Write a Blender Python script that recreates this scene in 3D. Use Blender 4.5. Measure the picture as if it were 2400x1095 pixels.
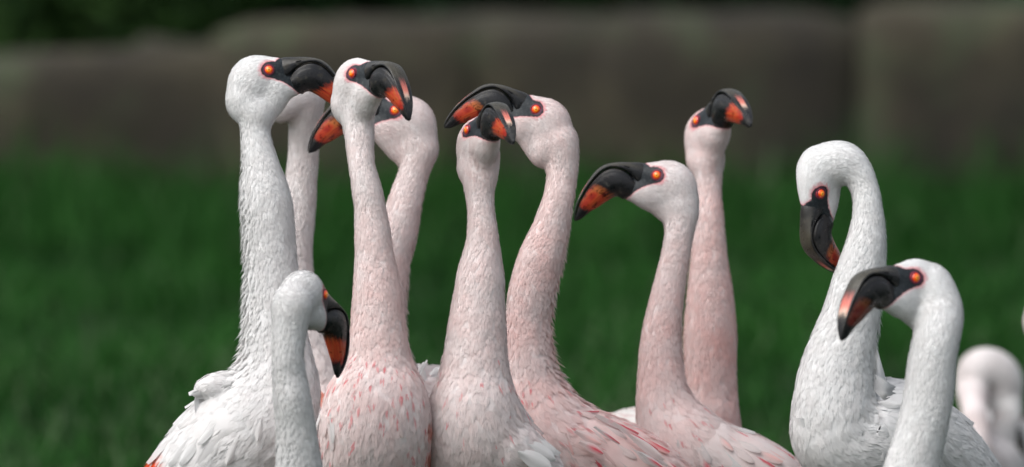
import bpy, bmesh, math, random
import numpy as np
from mathutils import Matrix, Vector, noise as mnoise
from mathutils.bvhtree import BVHTree

scene = bpy.context.scene
for o in list(bpy.data.objects):
    bpy.data.objects.remove(o)
col = scene.collection
rng = np.random.default_rng(7)
random.seed(7)

# ------------------------------------------------------------------ camera
CAM_H, LENS, FOCUS = 1.6, 300.0, 11.02
PITCH = math.radians(4.4)
FPX = LENS / 36.0 * 2400.0
cam_d = bpy.data.cameras.new('camera')
cam_d.lens, cam_d.sensor_width = LENS, 36.0
cam_d.clip_start, cam_d.clip_end = 0.5, 600.0
cam_d.dof.use_dof = True
cam_d.dof.focus_distance = FOCUS
cam_d.dof.aperture_fstop = 3.9
cam = bpy.data.objects.new('camera', cam_d)
col.objects.link(cam)
cam.location = (0, 0, CAM_H)
cam.rotation_euler = (math.pi / 2 - PITCH, 0, 0)
scene.camera = cam

# ------------------------------------------------------------------ sky, sun, exposure
SUN_EL, SUN_AZ = math.radians(52), math.radians(-128)   # azimuth from +Y towards +X; behind and left of the camera
world = bpy.data.worlds.new('World')
scene.world = world
world.use_nodes = True
wn = world.node_tree
wn.nodes.clear()
sky = wn.nodes.new('ShaderNodeTexSky')
sky.sky_type = 'NISHITA'
sky.sun_disc = False
sky.sun_elevation = SUN_EL
sky.sun_rotation = SUN_AZ
sky.dust_density = 4.0
hs = wn.nodes.new('ShaderNodeHueSaturation')
hs.inputs['Saturation'].default_value = 0.32          # thin overcast: nearly grey sky
bg = wn.nodes.new('ShaderNodeBackground')
bg.inputs['Strength'].default_value = 0.15
wo = wn.nodes.new('ShaderNodeOutputWorld')
wn.links.new(sky.outputs[0], hs.inputs['Color'])
wn.links.new(hs.outputs[0], bg.inputs[0])
wn.links.new(bg.outputs[0], wo.inputs[0])
sun_d = bpy.data.lights.new('sun', 'SUN')
sun_d.energy = 1.15
sun_d.angle = math.radians(60)
sun_d.color = (1.0, 0.98, 0.96)
sun = bpy.data.objects.new('sun', sun_d)
col.objects.link(sun)
sdir = Vector((math.sin(SUN_AZ) * math.cos(SUN_EL), math.cos(SUN_AZ) * math.cos(SUN_EL), math.sin(SUN_EL)))
sun.rotation_euler = sdir.to_track_quat('Z', 'Y').to_euler()
sun.location = (-6, -6, 12)
scene.view_settings.view_transform = 'Standard'
scene.view_settings.look = 'None'
scene.view_settings.exposure = 0.66
scene.view_settings.gamma = 1.0
scene.render.engine = 'CYCLES'
scene.cycles.use_denoising = True
scene.cycles.max_bounces = 6
scene.cycles.diffuse_bounces = 4

# ------------------------------------------------------------------ helpers
R_ = np.array([1.0, 0, 0])
F_ = np.array([0, math.cos(PITCH), -math.sin(PITCH)])
U_ = np.array([0, math.sin(PITCH), math.cos(PITCH)])
T_ = -F_
CAMP = np.array([0, 0, CAM_H])

def P(px, py, d):
    """a point of the place, d metres out along the line of sight"""
    return CAMP + d * (F_ + R_ * (px - 1200.0) / FPX + U_ * (547.5 - py) / FPX)

def tag(o, label=None, cat=None, group=None, kind=None):
    if label: o['label'] = label
    if cat: o['category'] = cat
    if group: o['group'] = group
    if kind: o['kind'] = kind
    return o

def link(name, me, mat=None, parent=None):
    o = bpy.data.objects.new(name, me)
    col.objects.link(o)
    if mat is not None and me is not None and len(me.materials) == 0:
        me.materials.append(mat)
    if parent is not None:
        o.parent = parent
        if parent.type == 'EMPTY':
            o.matrix_parent_inverse = Matrix.Translation(-parent.location)
    return o

def mesh_np(name, verts, faces, smooth=True, color=None, attrs=None):
    """verts (n,3), faces (m,k) array with k = 3 or 4"""
    verts = np.asarray(verts, dtype=np.float32)
    faces = np.asarray(faces, dtype=np.int32)
    me = bpy.data.meshes.new(name)
    m, k = faces.shape
    me.vertices.add(len(verts)); me.loops.add(m * k); me.polygons.add(m)
    me.vertices.foreach_set('co', verts.ravel())
    me.loops.foreach_set('vertex_index', faces.ravel())
    me.polygons.foreach_set('loop_start', np.arange(0, m * k, k, dtype=np.int32))
    me.polygons.foreach_set('use_smooth', np.full(m, smooth))
    me.update(calc_edges=True)
    if color is not None:
        a = me.color_attributes.new('Col', 'FLOAT_COLOR', 'POINT')
        c = np.ones((len(verts), 4), dtype=np.float32); c[:, :3] = color
        a.data.foreach_set('color', c.ravel())
    for n_, v_ in (attrs or {}).items():
        a = me.attributes.new(n_, 'FLOAT', 'POINT')
        a.data.foreach_set('value', np.asarray(v_, dtype=np.float32))
    return me

def nodes_mat(name):
    m = bpy.data.materials.new(name)
    m.use_nodes = True
    nt = m.node_tree
    b = nt.nodes['Principled BSDF']
    return m, nt, b

def N(nt, typ, **kw):
    n = nt.nodes.new(typ)
    for k, v in kw.items():
        if k in n.inputs: n.inputs[k].default_value = v
        else: setattr(n, k, v)
    return n

def ramp(nt, fac, stops):
    r = nt.nodes.new('ShaderNodeValToRGB')
    els = r.color_ramp.elements
    while len(els) < len(stops): els.new(0.5)
    for e, (p, c) in zip(els, stops):
        e.position = p
        e.color = (*c, 1) if len(c) == 3 else c
    nt.links.new(fac, r.inputs[0])
    return r

def mixc(nt, fac, a, b, blend='MIX'):
    m = nt.nodes.new('ShaderNodeMix'); m.data_type = 'RGBA'; m.blend_type = blend
    for v, s in ((fac, m.inputs[0]), (a, m.inputs[6]), (b, m.inputs[7])):
        if isinstance(v, (int, float)): s.default_value = v
        elif isinstance(v, tuple): s.default_value = (*v, 1)
        else: nt.links.new(v, s)
    return m.outputs[2]

def math_n(nt, op, a, b=0.0, clamp=False):
    m = nt.nodes.new('ShaderNodeMath'); m.operation = op; m.use_clamp = clamp
    for v, s in ((a, m.inputs[0]), (b, m.inputs[1])):
        if isinstance(v, (int, float)): s.default_value = v
        else: nt.links.new(v, s)
    return m.outputs[0]

# ------------------------------------------------------------------ materials
def feather_material():
    m, nt, b = nodes_mat('feather')
    at = N(nt, 'ShaderNodeAttribute', attribute_name='Col')
    b.inputs['Roughness'].default_value = 0.75
    b.inputs['Specular IOR Level'].default_value = 0.15
    tc = N(nt, 'ShaderNodeTexCoord')
    nz = N(nt, 'ShaderNodeTexNoise', Scale=55.0, Detail=3.0)
    nt.links.new(tc.outputs['Object'], nz.inputs['Vector'])
    r = ramp(nt, nz.outputs[0], [(0.3, (0.97, 0.965, 0.96)), (0.65, (1, 1, 1))])
    c = mixc(nt, 1.0, at.outputs['Color'], r.outputs[0], 'MULTIPLY')
    nt.links.new(c, b.inputs['Base Color'])
    tr = N(nt, 'ShaderNodeBsdfTranslucent')
    nt.links.new(c, tr.inputs[0])
    ms = N(nt, 'ShaderNodeMixShader')
    ms.inputs[0].default_value = 0.45
    out = nt.nodes['Material Output']
    nt.links.new(b.outputs[0], ms.inputs[1]); nt.links.new(tr.outputs[0], ms.inputs[2])
    nt.links.new(ms.outputs[0], out.inputs[0])
    return m
MAT_FEATHER = feather_material()

def body_material():
    m, nt, b = nodes_mat('down_and_face_skin')
    at = N(nt, 'ShaderNodeAttribute', attribute_name='Col')
    lore = N(nt, 'ShaderNodeAttribute', attribute_name='lore')
    eyed = N(nt, 'ShaderNodeAttribute', attribute_name='eyed')
    tc = N(nt, 'ShaderNodeTexCoord')
    nz = N(nt, 'ShaderNodeTexNoise', Scale=300.0, Detail=3.0)
    nt.links.new(tc.outputs['Object'], nz.inputs['Vector'])
    # dark bare skin, edge a little broken by the feather bases
    jit = math_n(nt, 'MULTIPLY', math_n(nt, 'SUBTRACT', nz.outputs[0], 0.5), 5.0)
    sd = math_n(nt, 'ADD', lore.outputs['Fac'], jit)
    mask = math_n(nt, 'MULTIPLY_ADD', sd, -0.45, True)
    mm = nt.nodes[-1]; mm.inputs[2].default_value = 0.5
    skin = ramp(nt, nz.outputs[0], [(0.3, (0.009, 0.012, 0.015)), (0.58, (0.018, 0.023, 0.027)), (0.78, (0.05, 0.055, 0.055))])
    # rosy rim of bare skin between the black face and the feathers
    rim = math_n(nt, 'MULTIPLY_ADD', sd, -0.2, True); nt.nodes[-1].inputs[2].default_value = 1.0
    c0 = mixc(nt, math_n(nt, 'MULTIPLY', rim, 0.75), at.outputs['Color'], (0.72, 0.22, 0.24))
    c1 = mixc(nt, mask, c0, skin.outputs[0])
    # ring of dark purple skin round the eye, fading out through pink
    e1 = math_n(nt, 'MULTIPLY_ADD', eyed.outputs['Fac'], -1 / 10.0, True); nt.nodes[-1].inputs[2].default_value = 2.4
    e1m = math_n(nt, 'MULTIPLY', e1, math_n(nt, 'SUBTRACT', 1.0, mask))
    c2 = mixc(nt, math_n(nt, 'MULTIPLY', e1m, 0.8), c1, (0.6, 0.1, 0.13))
    e2 = math_n(nt, 'MULTIPLY_ADD', eyed.outputs['Fac'], -0.4, True); nt.nodes[-1].inputs[2].default_value = 6.2
    c3 = mixc(nt, math_n(nt, 'MULTIPLY', e2, 0.9), c2, (0.10, 0.025, 0.05))
    nt.links.new(c3, b.inputs['Base Color'])
    rr = math_n(nt, 'MULTIPLY_ADD', mask, -0.32); nt.nodes[-1].inputs[2].default_value = 0.8
    nt.links.new(rr, b.inputs['Roughness'])
    b.inputs['Specular IOR Level'].default_value = 0.2
    bp = N(nt, 'ShaderNodeBump', Strength=0.25, Distance=0.0006)
    nt.links.new(nz.outputs[0], bp.inputs['Height'])
    nt.links.new(bp.outputs[0], b.inputs['Normal'])
    tr = N(nt, 'ShaderNodeBsdfTranslucent')
    nt.links.new(c3, tr.inputs[0])
    ms = N(nt, 'ShaderNodeMixShader')
    tf_ = math_n(nt, 'MULTIPLY_ADD', math_n(nt, 'MAXIMUM', mask, e2), -0.22); nt.nodes[-1].inputs[2].default_value = 0.22
    nt.links.new(tf_, ms.inputs[0])
    nt.links.new(b.outputs[0], ms.inputs[1]); nt.links.new(tr.outputs[0], ms.inputs[2])
    nt.links.new(ms.outputs[0], nt.nodes['Material Output'].inputs[0])
    return m
MAT_BODY = body_material()

def bill_material(upper, red=1.0):
    m, nt, b = nodes_mat('upper_bill_horn' if upper else 'lower_bill_horn')
    u = N(nt, 'ShaderNodeAttribute', attribute_name='u')      # distance along the bill
    v = N(nt, 'ShaderNodeAttribute', attribute_name='v')      # 0 on the ridge, 1 at the cutting edge
    st = N(nt, 'ShaderNodeAttribute', attribute_name='st')    # across
    cx = N(nt, 'ShaderNodeCombineXYZ')
    nt.links.new(math_n(nt, 'MULTIPLY', u.outputs['Fac'], 0.012), cx.inputs[0])
    nt.links.new(math_n(nt, 'MULTIPLY', st.outputs['Fac'], 9.0), cx.inputs[1])
    fib = N(nt, 'ShaderNodeTexNoise', Scale=2.2, Detail=4.0)
    nt.links.new(cx.outputs[0], fib.inputs['Vector'])
    tc = N(nt, 'ShaderNodeTexCoord')
    nz = N(nt, 'ShaderNodeTexNoise', Scale=130.0, Detail=5.0, Roughness=0.65)
    nt.links.new(tc.outputs['Object'], nz.inputs['Vector'])
    big = N(nt, 'ShaderNodeTexNoise', Scale=60.0, Detail=2.0)
    nt.links.new(tc.outputs['Object'], big.inputs['Vector'])
    horn = ramp(nt, big.outputs[0], [(0.3, (0.004, 0.0045, 0.006)), (0.6, (0.008, 0.008, 0.0095)), (0.8, (0.028, 0.024, 0.017))])
    scr = ramp(nt, nz.outputs[0], [(0.57, (0, 0, 0)), (0.68, (1, 1, 1))])
    c = mixc(nt, math_n(nt, 'MULTIPLY', scr.outputs[0], 0.28), horn.outputs[0], (0.13, 0.12, 0.095))
    uj = math_n(nt, 'ADD', u.outputs['Fac'], math_n(nt, 'MULTIPLY', math_n(nt, 'SUBTRACT', fib.outputs[0], 0.5), 60.0))
    if upper:
        # grey-olive worn ridge near the base, rosy to whitish patch on the ridge near the tip
        top = math_n(nt, 'MULTIPLY_ADD', v.outputs['Fac'], -5.0, True); nt.nodes[-1].inputs[2].default_value = 2.3
        basew = ramp(nt, math_n(nt, 'MULTIPLY', u.outputs['Fac'], 1 / 200.0), [(0.0, (0.2,) * 3), (0.12, (0.8,) * 3), (0.36, (0.7,) * 3), (0.47, (0, 0, 0))])
        c = mixc(nt, math_n(nt, 'MULTIPLY', top, basew.outputs[0]), c, (0.055, 0.05, 0.036))
        pk = ramp(nt, math_n(nt, 'MULTIPLY', uj, 1 / 200.0), [(0.40, (0, 0, 0)), (0.5, (1, 1, 1)), (0.665, (1, 1, 1)), (0.69, (0, 0, 0))])
        pc = ramp(nt, math_n(nt, 'MULTIPLY', uj, 1 / 200.0), [(0.45, (0.28, 0.08, 0.07)), (0.58, (0.58, 0.16, 0.12)), (0.67, (0.62, 0.5, 0.4))])
        keel = math_n(nt, 'MULTIPLY_ADD', math_n(nt, 'ABSOLUTE', st.outputs['Fac']), -9.0, True); nt.nodes[-1].inputs[2].default_value = 5.0 if red <= 1 else 8.0
        keel = math_n(nt, 'MULTIPLY', keel, math_n(nt, 'LESS_THAN', v.outputs['Fac'], 0.5))
        c = mixc(nt, math_n(nt, 'MULTIPLY', keel, pk.outputs[0]), c, pc.outputs[0])
    else:
        rd = ramp(nt, math_n(nt, 'MULTIPLY', uj, 1 / 200.0), [(0.45, (0, 0, 0)), (0.52, (red,) * 3), (0.72, (red,) * 3), (0.755, (0, 0, 0))])
        rc = ramp(nt, fib.outputs[0], [(0.35, (0.26, 0.014, 0.009)), (0.5, (0.40, 0.042, 0.014)), (0.66, (0.36, 0.11, 0.03))])
        edge = math_n(nt, 'MULTIPLY_ADD', v.outputs['Fac'], 14.0, True); nt.nodes[-1].inputs[2].default_value = -2.6
        blot = ramp(nt, nz.outputs[0], [(0.36, (0.35,) * 3), (0.46, (1, 1, 1))])
        c = mixc(nt, math_n(nt, 'MULTIPLY', math_n(nt, 'MULTIPLY', rd.outputs[0], edge), blot.outputs[0]), c, rc.outputs[0])
    nt.links.new(c, b.inputs['Base Color'])
    rr = ramp(nt, nz.outputs[0], [(0.35, (0.22,) * 3), (0.65, (0.48,) * 3)])
    nt.links.new(rr.outputs[0], b.inputs['Roughness'])
    b.inputs['Specular IOR Level'].default_value = 0.38
    bp = N(nt, 'ShaderNodeBump', Strength=0.7, Distance=0.0006)
    nt.links.new(math_n(nt, 'ADD', nz.outputs[0], fib.outputs[0]), bp.inputs['Height'])
    nt.links.new(bp.outputs[0], b.inputs['Normal'])
    return m
MAT_UP, MAT_LO = bill_material(True), bill_material(False)
MAT_UP_ROSY, MAT_LO_DARK, MAT_LO_DULL = bill_material(True, 1.7), bill_material(False, .28), bill_material(False, .75)

def eye_material():
    m, nt, b = nodes_mat('orange_eye')
    rho = N(nt, 'ShaderNodeAttribute', attribute_name='rho')
    r = ramp(nt, rho.outputs['Fac'], [(0.0, (0.02, 0.005, 0.0)), (0.10, (0.03, 0.006, 0.0)), (0.15, (0.9, 0.33, 0.02)), (0.36, (0.9, 0.27, 0.01)),
                                     (0.5, (0.85, 0.12, 0.006)), (0.74, (0.75, 0.055, 0.006)), (0.88, (0.3, 0.012, 0.01))])
    nt.links.new(r.outputs[0], b.inputs['Base Color'])
    b.inputs['Roughness'].default_value = 0.3
    b.inputs['Coat Weight'].default_value = 0.5
    b.inputs['Coat Roughness'].default_value = 0.1
    return m
MAT_EYE = eye_material()

def plain(name, c1, c2, scale, rough=0.7, bump=0.0, bdist=0.01):
    m, nt, b = nodes_mat(name)
    b.inputs['Specular IOR Level'].default_value = .1
    tc = N(nt, 'ShaderNodeTexCoord')
    nz = N(nt, 'ShaderNodeTexNoise', Scale=scale, Detail=6.0, Roughness=0.6)
    nt.links.new(tc.outputs['Object'], nz.inputs['Vector'])
    r = ramp(nt, nz.outputs[0], [(0.3, c1), (0.7, c2)])
    nt.links.new(r.outputs[0], b.inputs['Base Color'])
    b.inputs['Roughness'].default_value = rough
    if bump:
        bp = N(nt, 'ShaderNodeBump', Strength=bump, Distance=bdist)
        nt.links.new(nz.outputs[0], bp.inputs['Height'])
        nt.links.new(bp.outputs[0], b.inputs['Normal'])
    return m
MAT_LID = plain('eyelid_skin', (0.07, 0.018, 0.035), (0.22, 0.04, 0.06), 300, 0.5)
MAT_LEG = plain('leg_skin', (0.5, 0.16, 0.15), (0.62, 0.26, 0.24), 200, 0.5, 0.3, 0.001)
MAT_NOSTRIL = plain('nostril_dark', (0.004, 0.004, 0.005), (0.01, 0.01, 0.01), 200, 0.8)
MAT_GROUND = plain('lawn_ground', (0.008, 0.022, 0.008), (0.016, 0.04, 0.012), 6.0, 0.95, 0.5, 0.03)
MAT_BARK = plain('bark', (0.03, 0.022, 0.015), (0.09, 0.07, 0.05), 14.0, 0.9, 0.8, 0.02)

def stone_material():
    m, nt, b = nodes_mat('stone')
    tc = N(nt, 'ShaderNodeTexCoord')
    oi = N(nt, 'ShaderNodeObjectInfo')
    n1 = N(nt, 'ShaderNodeTexNoise', Scale=3.5, Detail=4.0)
    n2 = N(nt, 'ShaderNodeTexNoise', Scale=22.0, Detail=8.0, Roughness=0.7)
    nt.links.new(tc.outputs['Object'], n1.inputs['Vector'])
    nt.links.new(tc.outputs['Object'], n2.inputs['Vector'])
    a = ramp(nt, n1.outputs[0], [(0.3, (0.015, 0.012, 0.007)), (0.5, (0.028, 0.0235, 0.0135)), (0.72, (0.056, 0.048, 0.027))])
    d = ramp(nt, n2.outputs[0], [(0.3, (0.5, 0.48, 0.45)), (0.6, (1, 1, 1)), (0.8, (1.3, 1.3, 1.2))])
    c = mixc(nt, 1.0, a.outputs[0], d.outputs[0], 'MULTIPLY')
    # damp grass-green algae towards the foot of each stone
    n3 = N(nt, 'ShaderNodeTexNoise', Scale=5.0, Detail=5.0)
    nt.links.new(tc.outputs['Object'], n3.inputs['Vector'])
    mo = ramp(nt, n3.outputs[0], [(0.52, (0, 0, 0)), (0.7, (0.6,) * 3)])
    c = mixc(nt, mo.outputs[0], c, (0.045, 0.065, 0.03))
    hv = N(nt, 'ShaderNodeHueSaturation')
    nt.links.new(math_n(nt, 'MULTIPLY_ADD', oi.outputs['Random'], 0.35), hv.inputs['Value'])
    nt.nodes[-1].inputs[2].default_value = 0.85
    nt.links.new(c, hv.inputs['Color'])
    nt.links.new(hv.outputs[0], b.inputs['Base Color'])
    b.inputs['Roughness'].default_value = 0.9
    bp = N(nt, 'ShaderNodeBump', Strength=0.8, Distance=0.02)
    nt.links.new(n2.outputs[0], bp.inputs['Height'])
    nt.links.new(bp.outputs[0], b.inputs['Normal'])
    return m
MAT_STONE = stone_material()

def leafy(name, spec=.08):
    m, nt, b = nodes_mat(name)
    at = N(nt, 'ShaderNodeAttribute', attribute_name='Col')
    nt.links.new(at.outputs['Color'], b.inputs['Base Color'])
    b.inputs['Roughness'].default_value = 0.6
    b.inputs['Specular IOR Level'].default_value = spec
    tr = N(nt, 'ShaderNodeBsdfTranslucent')
    nt.links.new(at.outputs['Color'], tr.inputs[0])
    ms = N(nt, 'ShaderNodeMixShader'); ms.inputs[0].default_value = 0.3
    nt.links.new(b.outputs[0], ms.inputs[1]); nt.links.new(tr.outputs[0], ms.inputs[2])
    nt.links.new(ms.outputs[0], nt.nodes['Material Output'].inputs[0])
    return m
MAT_GRASS = leafy('grass_blade')
MAT_LEAF = leafy('shrub_leaf')

# ------------------------------------------------------------------ ground
gm = mesh_np('ground', [(-250, -120, 0), (250, -120, 0), (250, 400, 0), (-250, 400, 0)], [(0, 1, 2, 3)], smooth=False)
tag(link('ground', gm, MAT_GROUND), 'dark green lawn ground running back to the stone wall', 'ground', kind='structure')

WALL_Y = 21.75
def noise2(x, y, s, seed=0.0):
    return np.array([mnoise.noise(Vector((a * s, b * s, seed))) for a, b in zip(x, y)])

def make_grass():
    bl = []
    def patch(n, x0, x1, y0, y1, h0, h1):
        x = rng.uniform(x0, x1, n); y = rng.uniform(y0, y1, n)
        dens = noise2(x, y * .5, 2.2) * 0.7 + noise2(x, y, 6.0, 3.1) * 0.45
        keep = rng.random(n) < 0.72 + dens * 0.7
        x, y, dens = x[keep], y[keep], dens[keep]
        h = rng.uniform(h0, h1, len(x)) * (1.0 + 0.8 * dens)
        bl.append(np.stack([x, y, h, dens], 1))
    patch(140000, -3.2, 3.2, 13.2, 21.5, 0.025, 0.075)
    patch(20000, -3.4, 3.4, 20.6, 21.9, 0.02, 0.14)
    patch(7000, -3.4, 3.4, 19.5, 21.85, 0.05, 0.24)          # longer, uncut strip along the foot of the wall
    patch(36000, -3.2, 3.2, 7.5, 13.2, 0.04, 0.09)
    patch(18000, -6.0, -3.2, 9.0, 21.8, 0.04, 0.09)
    patch(18000, 3.2, 6.0, 9.0, 21.8, 0.04, 0.09)
    B = np.concatenate(bl)
    n = len(B)
    x, y, h, dn = B.T
    az = rng.uniform(0, 2 * math.pi, n)
    lean = rng.uniform(0.3, 1.3, n) * h
    w = rng.uniform(0.0022, 0.0045, n)
    dx, dy = np.cos(az), np.sin(az)
    wx, wy = -dy * w, dx * w
    v = np.empty((n, 5, 3))
    v[:, 0] = np.stack([x - wx, y - wy, np.zeros(n) - 0.01], 1)
    v[:, 1] = np.stack([x + wx, y + wy, np.zeros(n) - 0.01], 1)
    v[:, 2] = np.stack([x + dx * lean * .35 - wx * .8, y + dy * lean * .35 - wy * .8, h * .62], 1)
    v[:, 3] = np.stack([x + dx * lean * .35 + wx * .8, y + dy * lean * .35 + wy * .8, h * .62], 1)
    v[:, 4] = np.stack([x + dx * lean, y + dy * lean, h], 1)
    f = np.array([[0, 1, 3], [0, 3, 2], [2, 3, 4]])[None] + (np.arange(n) * 5)[:, None, None]
    k = np.clip(0.45 + dn * 0.9 + rng.normal(0, .22, n), 0, 1)[:, None]
    nearw = np.clip((18.5 - y) / 4.5, 0, 1)[:, None]
    c = (1 - k) * np.array([0.0065, 0.036, 0.005]) + k * np.array([0.024, 0.094, 0.0165])
    dry = (rng.random(n) < 0.04 + 0.16 * nearw[:, 0] * np.clip(.7 - x * .5, .2, 1.2))[:, None]
    c = np.where(dry, np.array([0.085, 0.125, 0.065]), c)
    c = np.repeat(c[:, None], 5, 1)
    me = mesh_np('grass', v.reshape(-1, 3), f.reshape(-1, 3), color=c.reshape(-1, 3))
    tag(link('grass', me, MAT_GRASS), 'dark green mown grass between the birds and the stone wall', 'grass', kind='stuff')
make_grass()

# ------------------------------------------------------------------ stone wall
def make_wall():
    root = bpy.data.objects.new('stone_wall', None)
    col.objects.link(root)
    root.location = (0, WALL_Y + 0.2, 0)
    tag(root, 'low brown wall of rough boulders at the far edge of the grass', 'wall')
    d = WALL_Y
    zt = lambda py: P(0, py, d / math.cos(PITCH))[2]
    xx = lambda px: (px - 1200) / FPX * d / 1.0
    # left and right end, top at each end, forward shift
    cols = [(-1500, -800, 120, 90, 0.02), (-920, -360, 60, 100, 0.06), (-470, -20, 165, 150, 0.05), (-90, 620, 142, 108, 0.02), (300, 420, 104, 110, 0.12),
            (480, 1120, 66, 46, 0.0), (930, 1620, 62, 38, 0.03), (1380, 2016, 38, 42, 0.02),
            (2006, 2480, 16, 20, 0.0), (2400, 2900, 12, 60, 0.04), (2800, 3470, 80, 50, 0.0), (3380, 3900, 100, 70, 0.03)]
    for i, (a, b, t0, t1, sh) in enumerate(cols):
        x0, x1 = xx(a), xx(b)
        zt0, zt1 = zt(t0), zt(t1)
        # two courses: a tall face stone and, for some, a cap
        parts = [(0, 1.0)]
        for q, (l0, l1) in enumerate(parts):
            bm = bmesh.new()
            bmesh.ops.create_cube(bm, size=2.0)
            bmesh.ops.subdivide_edges(bm, edges=bm.edges[:], cuts=5, use_grid_fill=True)
            off = Vector((i * 7.3, q * 3.1, 1.7))
            for v in bm.verts:
                p = v.co.copy()
                # rounded box
                sup = (abs(p.x) ** 9 + abs(p.y) ** 9 + abs(p.z) ** 9) ** (1 / 9)
                p = p / sup
                p += p.normalized() * (0.10 * mnoise.noise(p * 1.1 + off) + 0.05 * mnoise.noise(p * 3.0 + off))
                fx = (p.x + 1) / 2
                top = zt0 + (zt1 - zt0) * fx
                zz = (p.z + 1) / 2
                lo, hi = top * l0 + (0.004 if q else -0.06), top * l1
                v.co = Vector((x0 + (x1 - x0) * fx, WALL_Y + 0.2 + sh + (0.05 if q else 0.0) + p.y * 0.2, lo + (hi - lo) * zz))
            me = bpy.data.meshes.new('stone')
            bm.to_mesh(me); bm.free()
            me.polygons.foreach_set('use_smooth', [True] * len(me.polygons))
            link('stone', me, MAT_STONE, root)
make_wall()

# ------------------------------------------------------------------ shrubs behind the wall, and trees added to shade it
def leaf_cloud(n, centers, radii, size, c1, c2, shell=0.45):
    ci = rng.choice(len(centers), n, p=np.array([r[0] * r[1] * r[2] for r in radii]) / sum(r[0] * r[1] * r[2] for r in radii))
    d = rng.normal(size=(n, 3)); d /= np.linalg.norm(d, axis=1)[:, None]
    rad = rng.uniform(shell, 1.0, n) ** 0.7
    p = np.array(centers)[ci] + d * np.array(radii)[ci] * rad[:, None]
    nrm = d + rng.normal(0, 0.55, (n, 3)); nrm /= np.linalg.norm(nrm, axis=1)[:, None]
    t = np.cross(nrm, rng.normal(size=(n, 3))); t /= np.linalg.norm(t, axis=1)[:, None]
    b = np.cross(nrm, t)
    s = rng.uniform(0.6, 1.3, n)[:, None] * size
    v = np.stack([p - t * s, p + b * s * .42 + nrm * s * .12, p + t * s - nrm * s * .1, p - b * s * .42 + nrm * s * .12], 1)
    f = np.arange(n * 4).reshape(n, 4)
    k = np.clip(rng.normal(0.45, .28, n), 0, 1)[:, None]
    c = (1 - k) * np.array(c1) + k * np.array(c2)
    return v.reshape(-1, 3), f, np.repeat(c, 4, 0)

def tube(pts, rad, seg=8):
    pts = np.asarray(pts, float); n = len(pts)
    tan = np.gradient(pts, axis=0); tan /= np.linalg.norm(tan, axis=1)[:, None]
    ref = np.array([0.3, 1, 0.1]) if abs(tan[0] @ np.array([0.3, 1, 0.1])) < 0.9 else np.array([1.0, 0, 0])
    v = []
    for p, t, r in zip(pts, tan, rad):
        a = np.cross(t, ref); a /= np.linalg.norm(a); b = np.cross(t, a)
        for k in range(seg):
            w = 2 * math.pi * k / seg
            v.append(p + r * (a * math.cos(w) + b * math.sin(w)))
    f = [(i * seg + k, i * seg + (k + 1) % seg, (i + 1) * seg + (k + 1) % seg, (i + 1) * seg + k) for i in range(n - 1) for k in range(seg)]
    return np.array(v), np.array(f)

def join(parts):
    vs, fs, o = [], [], 0
    for v, f in parts:
        vs.append(v); fs.append(f + o); o += len(v)
    return np.concatenate(vs), np.concatenate(fs)

def shrub(x, y, h, w, c1, c2, label):
    root = bpy.data.objects.new('shrub', None); col.objects.link(root); root.location = (x, y, 0)
    tag(root, label, 'shrub', 'dark shrubs behind the stone wall')
    cs, rs = [], []
    for k in range(9):
        a = rng.uniform(0, 6.28); rr = rng.uniform(0, .55) * w
        z = h * (.12 + .08 * k)
        cs.append((x + math.cos(a) * rr, y + math.sin(a) * rr * .6, z))
        rs.append((w * rng.uniform(.32, .5), w * rng.uniform(.28, .42), h * rng.uniform(.2, .3)))
    v, f, c = leaf_cloud(5200, cs, rs, 0.045, c1, c2)
    link('foliage', mesh_np('foliage', v, f, smooth=False, color=c), MAT_LEAF, root)
    st = []
    for k in range(5):
        tgt = np.array(cs[k])
        p0 = np.array([x + rng.normal(0, .05), y + rng.normal(0, .05), -0.03])
        mid = (p0 + tgt) / 2 + rng.normal(0, .05, 3)
        st.append(tube([p0, mid, tgt], [.022, .014, .006], 6))
    v, f = join(st)
    link('stem', mesh_np('stem', v, f), MAT_BARK, root)

G1, G2 = (0.018, 0.045, 0.012), (0.05, 0.105, 0.028)
D1, D2 = (0.010, 0.026, 0.010), (0.022, 0.05, 0.018)
sh = [(-2.6, 24.3, 1.5, 1.0, G1, G2, 'mid green shrub behind the lowest stretch of stone wall, end of the row'),
      (-1.35, 24.2, 1.45, .9, G1, G2, 'mid green shrub rising over the low boulders of the wall'),
      (-.55, 24.7, 1.7, .85, D1, D2, 'almost black shrub behind the rising step of the wall'),
      (.35, 24.5, 1.6, .9, D1, D2, 'dark shrub behind the long flat boulders of the wall'),
      (1.15, 24.8, 1.9, .9, D1, D2, 'dark tall shrub beside the open joint in the wall'),
      (2.3, 24.6, 1.7, 1.0, D1, D2, 'dark shrub behind the highest boulder of the wall'),
      (-1.9, 25.0, 1.9, 1.0, D1, D2, 'blackish shrub between and behind two mid green shrubs'),
      (.8, 25.3, 2.2, 1.0, D1, D2, 'dark shrub set back between two dark shrubs, by the open joint'),
      (-.1, 25.4, 2.0, 1.0, D1, D2, 'dark shrub set back behind the step of the wall'),
      (-4.0, 24.5, 1.7, 1.2, G1, G2, 'mid green shrub far along the wall from the birds'),
      (3.7, 24.5, 1.8, 1.2, D1, D2, 'dark shrub past the end of the highest boulder')]
for s_ in sh: shrub(*s_)

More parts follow.
